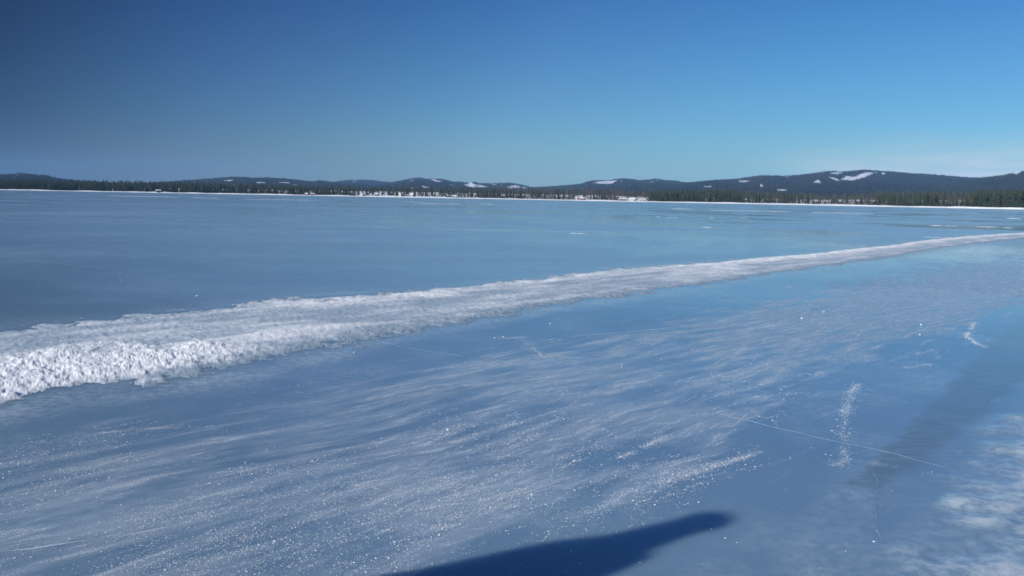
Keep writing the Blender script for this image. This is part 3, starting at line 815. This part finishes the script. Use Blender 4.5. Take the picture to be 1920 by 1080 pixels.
for hi, (lb, D, D0, line, snow) in enumerate(HILLS):
    line = np.array(line, float)
    cols = np.arange(line[0, 0], line[-1, 0] + 0.1, 1.3)
    yy = np.interp(cols, line[:, 0], line[:, 1])
    k = np.ones(5) / 5
    yy = np.convolve(np.pad(yy, 2, 'edge'), k, 'valid')
    ang = (horizon(cols) - yy) * math.cos(ROLL) / np.hypot(FPX, (cols - 960))
    dv, _ = direction(cols)
    Dc = D * (1 + 0.10 * (fbm(cols * 0.008, cols * 0 + hi, 2, 200 + hi) - 0.5))
    zr = np.maximum(CAM_H + Dc * ang - 7, 2.0)
    fv = np.concatenate([np.linspace(0, 1, 64), np.array([1.03, 1.08, 1.16, 1.3, 1.5])])
    Rd = np.where(fv <= 1, D0 + (Dc[:, None] - D0) * fv, Dc[:, None] * (1 + (fv - 1) * 0.6))
    prof = np.where(fv <= 1, 0.42 * fv + 0.58 * sstep(0.05, 1.0, fv) ** 1.15, 1 - ((fv - 1) / 0.5) ** 1.4)
    xx = dv[:, None, 0] * Rd; yw = dv[:, None, 1] * Rd
    z0 = 8.0
    rel = fbm(xx * 0.0011, yw * 0.0011, 4, 210 + hi) - 0.5
    zz = z0 + (zr[:, None] - z0) * prof
    zz = zz + rel * 0.30 * np.abs(zr[:, None] - z0) * (4 * np.clip(fv, 0, 1) * (1 - np.clip(fv, 0, 1)))
    # never above the traced skyline as seen over the lake
    zmax = CAM_H + Rd * (np.maximum(zr - CAM_H, 1)[:, None] / Dc[:, None]) * np.where(fv < 1, 0.985, 1.0)
    zz = np.where(fv <= 1, np.minimum(zz, np.where(fv < 1, zmax, zz)), zz)
    tex = (fbm(xx * 0.02, yw * 0.02, 3, 230 + hi, 0.7) - 0.5) * 7 + (hsh((xx * 0.08).astype(np.int64), (yw * 0.08).astype(np.int64), hi) - 0.5) * 3
    qx, qy = project(xx.ravel(), yw.ravel(), zz.ravel())
    sn = np.zeros(qx.shape)
    for pl in snow:
        pa = np.array(pl); area = abs(np.sum(pa[:, 0] * np.roll(pa[:, 1], -1) - pa[:, 1] * np.roll(pa[:, 0], -1))) / 2
        wob = (fbm(xx.ravel() * 0.012, yw.ravel() * 0.012, 3, 250 + hi) - 0.5) * 1.6
        sn = np.maximum(sn, sstep(-0.7, 0.5, poly_sd(qx, qy, pl) + wob) * (0.38 if area < 14 else 1.0))
    sn *= np.broadcast_to(fv <= 1, xx.shape).ravel()
    zz = zz + tex * (1 - sn.reshape(zz.shape))
    me = mesh_np('hill', np.stack([xx.ravel(), yw.ravel(), zz.ravel()], 1), grid_faces(len(cols), len(fv))[:, ::-1], False, {'snow': sn})
    link('hill', me, MAT['hill'], label=lb, cat='hill', kind='structure')
    # sites for the trees that cover the slope
    n = int(len(cols) * 11)
    ci = rng.integers(0, len(cols), n); ri = np.clip((64 * (1 - rng.random(n) ** 1.2)).astype(int), 0, 63)
    flat = ci * len(fv) + ri
    ok = sn[flat] < 0.2
    hill_pts.append(np.stack([xx.ravel()[flat] + rng.normal(0, 6, n), yw.ravel()[flat] + rng.normal(0, 6, n), zz.ravel()[flat] - 2], 1)[ok])


# ------------------------------------------------------------------ trees
def star_tier(z0, z1, r, n, rot, r_):
    """ragged cone of drooping branches"""
    v = []; f = []
    for i in range(n):
        a = rot + 2 * math.pi * i / n
        rr = r * (r_.uniform(0.78, 1.12) if i % 2 == 0 else r_.uniform(0.42, 0.62))
        v.append((rr * math.cos(a), rr * math.sin(a), z0 + (0 if i % 2 == 0 else (z1 - z0) * 0.22) + r_.uniform(-0.02, 0.02)))
    v.append((0, 0, z1))
    for i in range(n):
        f.append((i, (i + 1) % n, n))
    return v, f


def tube(z0, z1, r0, r1, n=6, x1=0.0, y1=0.0):
    v = [(r0 * math.cos(2 * math.pi * i / n), r0 * math.sin(2 * math.pi * i / n), z0) for i in range(n)] + [(x1 + r1 * math.cos(2 * math.pi * i / n), y1 + r1 * math.sin(2 * math.pi * i / n), z1) for i in range(n)]
    f = []
    for i in range(n):
        j = (i + 1) % n
        f += [(i, j, n + j), (i, n + j, n + i)]
    return v, f


def join(parts):
    V = []; F = []
    for v, f in parts:
        o = len(V); V += list(v); F += [tuple(i + o for i in t) for t in f]
    return np.array(V, float), np.array(F, int)


def limb(a, b, r):
    a = np.array(a); b = np.array(b); d = b - a
    s = np.cross(d, (0.3, 0.5, 0.8)); s /= np.linalg.norm(s); t = np.cross(d, s); t /= np.linalg.norm(t)
    v = [a + s * r, a - s * r * 0.5 + t * r * 0.87, a - s * r * 0.5 - t * r * 0.87, b]
    return v, [(0, 1, 3), (1, 2, 3), (2, 0, 3)]


def make_spruce(seed):
    r_ = random.Random(seed); parts = []
    nt = 9
    for k in range(nt):
        a = k / nt
        z0 = 0.08 + 0.84 * a; z1 = z0 + 0.20 - 0.06 * a
        if k == nt - 1:
            z1 = 1.0
        parts.append(star_tier(z0, min(z1, 1.0), 0.135 * (1 - a) ** 0.85 + 0.018, 12, r_.random() * 6, r_))
    return join(parts), join([tube(-0.03, 0.9, 0.012, 0.002)])


def make_pine(seed):
    r_ = random.Random(seed); parts = []; tr = [tube(-0.03, 0.93, 0.013, 0.004, 6, r_.uniform(-.02, .02), r_.uniform(-.02, .02))]
    for k in range(15):
        z = r_.uniform(0.48, 0.96); w = 0.135 * (1 - ((z - 0.62) / 0.42) ** 2) + 0.02
        a = r_.random() * 6.28; d = w * r_.uniform(0.2, 0.95)
        c = np.array((d * math.cos(a), d * math.sin(a), z))
        s = r_.uniform(0.032, 0.062)
        v = ICO_V * s * (1 + np.array([r_.uniform(-0.45, 0.45) for _ in range(12)]))[:, None]
        v[:, 2] *= 0.62
        parts.append((v + c, [tuple(q) for q in ICO_F]))
        if d > 0.05:
            tr.append(limb((0, 0, z - 0.05), c, 0.005))
    return join(parts), join(tr)


def make_birch(seed):
    r_ = random.Random(seed); parts = []; tr = [tube(-0.03, 0.95, 0.011, 0.002, 6, r_.uniform(-.04, .04), r_.uniform(-.04, .04))]
    for k in range(16):
        z = r_.uniform(0.25, 0.85); a = r_.random() * 6.28; ln = r_.uniform(0.10, 0.22) * (1.15 - z * 0.6)
        e = (ln * 0.62 * math.cos(a), ln * 0.62 * math.sin(a), z + ln)
        tr.append(limb((0, 0, z), e, 0.0042))
        for q in range(6):
            t = r_.uniform(0.25, 1); b = np.array((e[0] * t, e[1] * t, z + ln * t)); a2 = r_.random() * 6.28; l2 = r_.uniform(0.04, 0.10)
            parts.append(limb(b, b + np.array((l2 * 0.6 * math.cos(a2), l2 * 0.6 * math.sin(a2), l2 * r_.uniform(0.2, 0.9))), 0.0058))
    return join(parts), join(tr)


KINDS = {'spruce': (make_spruce, 'spruce', 'bark', 5), 'pine': (make_pine, 'pine', 'bark', 5), 'birch': (make_birch, 'twig', 'birchbark', 6)}
PROTO = {}
for kd, (fn, cm, tm, cnt) in KINDS.items():
    PROTO[kd] = []
    for s in range(cnt):
        (cv, cf), (tv, tf) = fn(100 * len(kd) + s)
        a = mesh_np('crown', cv, cf); a.materials.append(MAT[cm])
        b = mesh_np('trunk', tv, tf); b.materials.append(MAT[tm])
        PROTO[kd].append((a, b, cv, cf, tv, tf))


def mix_at(px):
    """probabilities spruce, pine, birch and the tree height along the shore"""
    xs = [0, 200, 300, 450, 640, 760, 900, 960, 1150, 1210, 1230, 1370, 1400, 1500, 1530, 1630, 1650, 1780, 1800, 1840, 1920]
    b = [.08, .10, .14, .25, .25, .35, .45, .80, .75, .60, .12, .15, .45, .55, .70, .70, .40, .45, .45, .12, .08]
    s = [.62, .60, .55, .45, .50, .40, .35, .12, .15, .20, .55, .45, .30, .25, .18, .15, .35, .30, .30, .55, .60]
    h = [16, 17.5, 18, 17, 15.5, 15, 17, 18, 17, 15, 17, 18, 16, 15, 12, 12, 16, 16, 15, 17.5, 18]
    pb = np.interp(px, xs, b); ps = np.interp(px, xs, s)
    return ps, 1 - ps - pb, pb, np.interp(px, xs, h)


def clearing(px):
    """share of trees standing close to the water"""
    xs = [0, 660, 672, 690, 780, 800, 880, 900, 1076, 1080, 1104, 1110, 1155, 1160, 1212, 1216, 1380, 1400, 1490, 1505, 1920]
    return np.interp(px, xs, [1, 1, .30, .25, .30, .4, .45, 1, 1, .5, .5, 1, 1, .12, .12, 1, 1, .7, .7, 1, 1])


SECTION = [(0, 300, 'at the dark left end of shore'), (300, 660, 'between lone cabin and snowy clearing'), (660, 900, 'by the snowy clearing with cabins'), (900, 1155, 'in the brownish stretch beyond the clearing'),
           (1155, 1400, 'in the dense green stretch mid shore'), (1400, 1640, 'in the low brown thicket stretch'), (1640, 1830, 'in the mixed stretch near the right end'), (1830, 2000, 'at the right edge, in the tallest group')]
WORDS = {'spruce': 'dark pointed spruce in the front row ', 'pine': 'bare-stemmed pine in the front row ', 'birch': 'leafless brownish birch in the front row '}
NTREE = 296
front_px = []
q = 4.0
while len(front_px) < NTREE and q < 1930:
    front_px.append(q); q += 6.45
for i, q in enumerate(front_px):
    q = q + rnd.uniform(-2.5, 2.5)
    if rnd.random() > clearing(q):
        dd = rnd.uniform(45, 70)
    else:
        dd = rnd.uniform(7, 16)
    ps, pp, pb, hh = mix_at(q)
    u = rnd.random(); kd = 'spruce' if u < ps else ('pine' if u < ps + pp else 'birch')
    x, y, z = (float(a[0]) for a in shore_point(q, dd))
    H = hh * rnd.uniform(0.62, 1.0) * (0.9 if kd == 'birch' else 1)
    sec = next((s[2] for s in SECTION if s[0] <= q < s[1]), SECTION[-1][2] if q > 1000 else SECTION[0][2])
    size = 'short ' if H < 0.76 * hh else ('tall ' if H > 0.90 * hh else '')
    root = link(kd + '_tree', None, label=size + WORDS[kd] + sec, cat='tree', group=kd + ' trees ' + sec)
    root.location = (x, y, z - 0.1); root.rotation_euler[2] = rnd.random() * 6.28
    wd = rnd.uniform(0.85, 1.2)
    root.scale = (H * wd, H * wd, H)
    a, b = rnd.choice(PROTO[kd])[:2]
    link('crown', a, None, root); link('trunk', b, None, root)


def build_forest():
    n = 5600
    px = rng.uniform(-260, 2160, n)
    d = 12 + 420 * rng.random(n) ** 1.7
    keep = (rng.random(n) < clearing(px)) | (d > 55 + 25 * rng.random(n))
    px, d = px[keep], d[keep]; n = len(px)
    n2 = 8200                                  # young trees and bushes under the edge of the wood
    px2 = rng.uniform(-260, 2160, n2); d2 = 6 + 58 * rng.random(n2) ** 1.4
    k2 = (rng.random(n2) < clearing(px2) ** 1.5) | (d2 > 50)
    px = np.concatenate([px, px2[k2]]); d = np.concatenate([d, d2[k2]]); young = np.arange(len(px)) >= n; n = len(px)
    x, y, z = shore_point(px, d)
    ps, pp, pb, hh = mix_at(px)
    hh = np.where(young, hh * rng.uniform(0.18, 0.5, n), hh)
    u = rng.random(n); kind = np.where(u < ps, 0, np.where(u < ps + pp, 1, 2))
    H = hh * rng.uniform(0.68, 0.98, n); W = H * rng.uniform(0.85, 1.25, n) * np.where(young, 1.9, 1.0); ang = rng.random(n) * 6.28
    V = []; Fc = []; Mi = []; off = 0
    for ki, kd in enumerate(('spruce', 'pine', 'birch')):
        for s, (_, _, cv, cf, tv, tf) in enumerate(PROTO[kd]):
            sel = np.where((kind == ki) & ((np.arange(n) % len(PROTO[kd])) == s))[0]
            if not len(sel):
                continue
            for vv, ff, mi in ((cv, cf, ki), (tv, tf, 3 if ki < 2 else 4)):
                ca, sa = np.cos(ang[sel])[:, None], np.sin(ang[sel])[:, None]
                vx = (vv[:, 0] * ca - vv[:, 1] * sa) * W[sel, None] + x[sel, None]
                vy = (vv[:, 0] * sa + vv[:, 1] * ca) * W[sel, None] + y[sel, None]
                vz = vv[:, 2] * H[sel, None] + z[sel, None]
                V.append(np.stack([vx, vy, vz], -1).reshape(-1, 3))
                Fc.append((ff[None] + (np.arange(len(sel)) * len(vv))[:, None, None]).reshape(-1, 3) + off)
                Mi.append(np.full(len(sel) * len(ff), mi)); off += len(sel) * len(vv)
    me = mesh_np('forest', np.concatenate(V), np.concatenate(Fc))
    for k in ('spruce', 'pine', 'twig', 'bark', 'birchbark'):
        me.materials.append(MAT[k])
    me.polygons.foreach_set('material_index', np.concatenate(Mi).astype(np.int32))
    link('forest', me, None, label='dense mixed wood standing behind the front row along the far shore', cat='forest', kind='stuff')


build_forest()


def build_far_forest():
    P = np.concatenate(hill_pts); n = len(P)
    H = rng.uniform(7, 12, n); W = H * rng.uniform(0.14, 0.24, n)
    k = 5
    a = np.linspace(0, 2 * math.pi, k, endpoint=False)[None] + rng.random(n)[:, None] * 6
    V = np.zeros((n, k + 1, 3))
    V[:, :k, 0] = P[:, None, 0] + np.cos(a) * W[:, None]; V[:, :k, 1] = P[:, None, 1] + np.sin(a) * W[:, None]; V[:, :k, 2] = P[:, None, 2]
    V[:, k] = P; V[:, k, 2] += H
    i = np.arange(k); f = np.stack([i, (i + 1) % k, np.full(k, k)], 1)
    F_ = (f[None] + (np.arange(n) * (k + 1))[:, None, None]).reshape(-1, 3)
    link('forest', mesh_np('forest', V.reshape(-1, 3), F_), MAT['farspruce'], label='distant dark conifer forest covering the slopes of the hills', cat='forest', kind='stuff')


build_far_forest()


# ------------------------------------------------------------------ houses on the shore
def boxv(x0, x1, y0, y1, z0, z1):
    v = [(x0, y0, z0), (x1, y0, z0), (x1, y1, z0), (x0, y1, z0), (x0, y0, z1), (x1, y0, z1), (x1, y1, z1), (x0, y1, z1)]
    f = [(3, 2, 1, 0), (4, 5, 6, 7), (0, 1, 5, 4), (1, 2, 6, 5), (2, 3, 7, 6), (3, 0, 4, 7)]
    return np.array(v, float), np.array(f)


def cabin(px, d, w, dep, hw, hr, wall, label, yaw=0.0, chimney=True, nwin=2):
    x, y, z = (float(a[0]) for a in shore_point(px, d))
    root = link('cabin', None, label=label, cat='cabin', group='houses along the far shore')
    root.location = (x, y, z - 0.1); root.rotation_euler[2] = -math.atan2(x, y) + yaw
    a, b = w / 2, dep / 2
    v = np.array([(-a, -b, 0), (a, -b, 0), (a, b, 0), (-a, b, 0), (-a, -b, hw), (a, -b, hw), (a, b, hw), (-a, b, hw), (-a, 0, hw + hr), (a, 0, hw + hr)], float)
    me = bpy.data.meshes.new('wall')
    me.from_pydata([tuple(q) for q in v], [], [(0, 1, 5, 4), (2, 3, 7, 6), (1, 2, 6, 9, 5), (3, 0, 4, 8, 7), (3, 2, 1, 0)])
    link('wall', me, MAT[wall], root)
    th = 0.35; ov = 0.5; sl = hr / b
    rv = []; rf = []
    prof = [(-b - ov, hw - ov * sl), (0, hw + hr), (b + ov, hw - ov * sl)]
    for xx in (-a - ov, a + ov):
        rv += [(xx, p, q + 0.02) for p, q in prof] + [(xx, p, q + th) for p, q in prof]
    rf = [(0, 1, 7, 6), (1, 2, 8, 7), (3, 9, 10, 4), (4, 10, 11, 5), (0, 3, 4, 1), (1, 4, 5, 2), (6, 7, 10, 9), (7, 8, 11, 10), (0, 6, 9, 3), (2, 5, 11, 8)]
    mr = bpy.data.meshes.new('roof'); mr.from_pydata(rv, [], rf)
    roof = link('roof', mr, MAT['roof'], root)
    if chimney:
        v, f = boxv(a * 0.3, a * 0.3 + 0.7, 0.3, 1.0, hw + hr * 0.4, hw + hr + 0.9)
        link('chimney', mesh_np('chimney', v, f), MAT['brick'], roof)
    for k in range(nwin):
        cx = -a + w * (k + 0.7) / (nwin + 0.9)
        v, f = boxv(cx - 0.6, cx + 0.6, -b - 0.05, -b + 0.05, hw * 0.38, hw * 0.82)
        wn = link('window', mesh_np('window', v, f), MAT['pale'], root)
        v, f = boxv(cx - 0.48, cx + 0.48, -b - 0.08, -b - 0.02, hw * 0.42, hw * 0.78)
        link('pane', mesh_np('pane', v, f), MAT['pane'], wn)
    cx = a * 0.72
    v, f = boxv(cx - 0.5, cx + 0.5, -b - 0.06, -b + 0.04, 0.1, min(2.1, hw * 0.85))
    link('door', mesh_np('door', v, f), MAT['pale'] if wall != 'pale' else MAT['brown'], root)


cabin(297, 4, 8, 6, 2.4, 2.0, 'brown', 'lone cabin with a snowy roof in front of the dark left wood', 0.2)
cabin(575, 5, 5, 5, 2.2, 1.6, 'red', 'small hut with a snowy roof left of the snowy clearing', -0.3, False, 1)
cabin(586, 5, 7, 5, 2.3, 1.8, 'brown', 'cabin with a low snowy roof just right of the small hut', 0.1)
cabin(681, 12, 8, 7, 2.8, 3.2, 'pale', 'pale steep-roofed house at the left end of the snowy clearing', 0.5)
cabin(706, 22, 6, 6, 3.0, 2.4, 'red', 'small red house set back in the snowy clearing', -0.4, True, 1)
cabin(752, 16, 8, 8, 4.2, 3.0, 'pale', 'tall pale house in the middle of the snowy clearing', 0.7)
cabin(765, 14, 4, 4, 2.2, 1.4, 'brown', 'tiny shed with a white roof right of the tall pale house', 0.0, False, 1)
cabin(773, 18, 6, 6, 3.4, 2.4, 'pale', 'pale gabled house at the wood edge right of the tiny shed', -0.6, True, 1)
cabin(842, 14, 7, 6, 2.6, 2.4, 'red', 'red cabin with a snowy roof at the right end of the clearing', 0.3)
cabin(853, 10, 6, 5, 2.4, 2.0, 'brown', 'brown cabin under trees right of the red clearing cabin', -0.2)
cabin(1083, 10, 6, 6, 3.2, 2.4, 'pale', 'pale house among the brownish birches, left one of two', 0.5, True, 1)
cabin(1092, 8, 8, 6, 2.6, 2.2, 'red', 'red house with a white roof among the brownish birches', -0.1)
cabin(1170, 14, 14, 7, 2.6, 1.6, 'brown', 'long low house with a snow covered roof left of the green spruces', 0.05, True, 4)
cabin(1186, 8, 9, 6, 2.8, 2.2, 'pale', 'pale cottage right of the long low house', -0.3)
cabin(1204, 12, 9, 6, 2.4, 1.6, 'pale', 'pale boathouse close to the green spruces', 0.15, False, 3)


# ------------------------------------------------------------------ the companion whose shadow falls on the ice
def build_person():
    tip = np.array([1.21, 4.22]); az = SUN_AZ + math.pi
    L = 1.82 / math.tan(SUN_EL)
    foot = tip - L * np.array([math.sin(az), math.cos(az)])
    root = link('person', None, label='person in dark winter jacket and knitted cap standing on the ice', cat='person')
    root.location = (foot[0], foot[1], 0.0)
    root.rotation_euler[2] = -az + 0.5

    def skin(name, pts, edges, radii, mat, rootv=0, sub=2):
        me = bpy.data.meshes.new(name); me.from_pydata(pts, edges, [])
        o = link(name, me, mat, root)
        md = o.modifiers.new('skin', 'SKIN'); md.use_smooth_shade = True
        for i, r in enumerate(radii):
            sv = me.skin_vertices[0].data[i]
            sv.radius = r if isinstance(r, tuple) else (r, r); sv.use_root = (i == rootv)
        s = o.modifiers.new('sub', 'SUBSURF'); s.levels = sub; s.render_levels = sub
        return o
    cloth = simple_mat('dark_jacket', (0.03, 0.035, 0.05), 0.85, 0.2, 8.0)
    skinm = simple_mat('skin', (0.45, 0.28, 0.22), 0.6, 0.08, 20.0)
    wool = simple_mat('knitted_wool', (0.10, 0.03, 0.03), 0.95, 0.3, 60.0)
    boot = simple_mat('boot_leather', (0.03, 0.025, 0.02), 0.6, 0.2, 10.0)
    P = [(0, 0, 0.95), (0, 0, 1.15), (0, 0.01, 1.36), (0, 0.01, 1.47), (0, 0.03, 1.55), (0, 0.05, 1.68), (0, 0.04, 1.76)]
    Rr_ = [(0.17, 0.13), (0.165, 0.12), (0.18, 0.125), (0.15, 0.11), (0.125, 0.105), (0.105, 0.11), 0.085]
    E_ = [(i, i + 1) for i in range(6)]
    for s in (-1, 1):
        b = len(P)
        P += [(s * 0.10, 0, 0.86), (s * 0.11, 0.02, 0.50), (s * 0.12, 0, 0.11), (s * 0.135, 0.15, 0.055)]
        Rr_ += [0.10, 0.075, 0.055, 0.045]; E_ += [(0, b), (b, b + 1), (b + 1, b + 2), (b + 2, b + 3)]
        b = len(P)
        P += [(s * 0.17, 0.0, 1.42), (s * 0.235, -0.03, 1.14), (s * 0.215, 0.12, 0.95), (s * 0.21, 0.15, 0.90)]
        Rr_ += [0.075, 0.058, 0.045, 0.034]; E_ += [(2, b), (b, b + 1), (b + 1, b + 2), (b + 2, b + 3)]
    body = skin('body', P, E_, Rr_, cloth)
    # face, cap, hands and boots
    fv = ICO_V
    head = lump_mesh(3); hv = np.array([v.co for v in head.vertices]); hv /= np.linalg.norm(hv, axis=1)[:, None]
    faces = np.array([tuple(p.vertices) for p in head.polygons])

    def blob(name, c, s, mat, par=root):
        o = link(name, mesh_np(name, hv * np.array(s) + np.array(c), faces, True), mat, par)
        o.modifiers.new('sub', 'SUBSURF').render_levels = 2
        return o
    face = blob('face', (0, 0.075, 1.645), (0.078, 0.085, 0.105), skinm)
    blob('nose', (0, 0.165, 1.640), (0.014, 0.020, 0.022), skinm, face)
    for s in (-1, 1):
        blob('eye', (s * 0.030, 0.150, 1.665), (0.012, 0.010, 0.008), MAT['pane'], face)
        blob('ear', (s * 0.088, 0.055, 1.645), (0.014, 0.024, 0.034), skinm, face)
    blob('mouth', (0, 0.150, 1.595), (0.024, 0.012, 0.007), simple_mat('lips', (0.35, 0.13, 0.11), 0.6, 0.05, 10), face)
    blob('knitted_cap', (0, 0.04, 1.725), (0.115, 0.128, 0.095), wool)
    for s in (-1, 1):
        pts = [(s * 0.21, 0.15, 0.90), (s * 0.21, 0.165, 0.83)]; rad = [0.032, 0.034]; ed = [(0, 1)]
        for k in range(4):
            b = len(pts); dx = (k - 1.5) * 0.019; ln = (0.040, 0.046, 0.044, 0.034)[k]
            pts += [(s * 0.21 + dx, 0.172, 0.80), (s * 0.21 + dx, 0.172 + 0.006, 0.80 - ln), (s * 0.21 + dx, 0.172 - 0.012, 0.80 - ln - 0.028)]
            rad += [0.0095, 0.009, 0.008]; ed += [(1, b), (b, b + 1), (b + 1, b + 2)]
        b = len(pts)
        pts += [(s * 0.21 - s * 0.035, 0.185, 0.845), (s * 0.21 - s * 0.045, 0.195, 0.80)]; rad += [0.011, 0.009]; ed += [(0, b), (b, b + 1)]
        skin('hand', pts, ed, rad, skinm, 0, 2)
        blob('boot', (s * 0.130, 0.075, 0.055), (0.058, 0.150, 0.060), boot)


build_person()

# ------------------------------------------------------------------ air
HZ = 0.000047
hz_m = bpy.data.materials.new('haze'); hz_m.use_nodes = True
t = hz_m.node_tree
for n in list(t.nodes):
    t.nodes.remove(n)
pv = nd(t, 'ShaderNodeVolumePrincipled', inp={'Density': HZ, 'Anisotropy': -0.25})
pv.inputs['Color'].default_value = (0.28, 0.53, 0.93, 1)
ho = t.nodes.new('ShaderNodeOutputMaterial'); t.links.new(pv.outputs[0], ho.inputs['Volume'])
v, f = boxv(-14000, 14000, -5000, 16000, -2.0, 520)
link('haze', mesh_np('haze', v, f), hz_m, label='thin bluish winter haze over the lake and hills', cat='haze', kind='stuff')
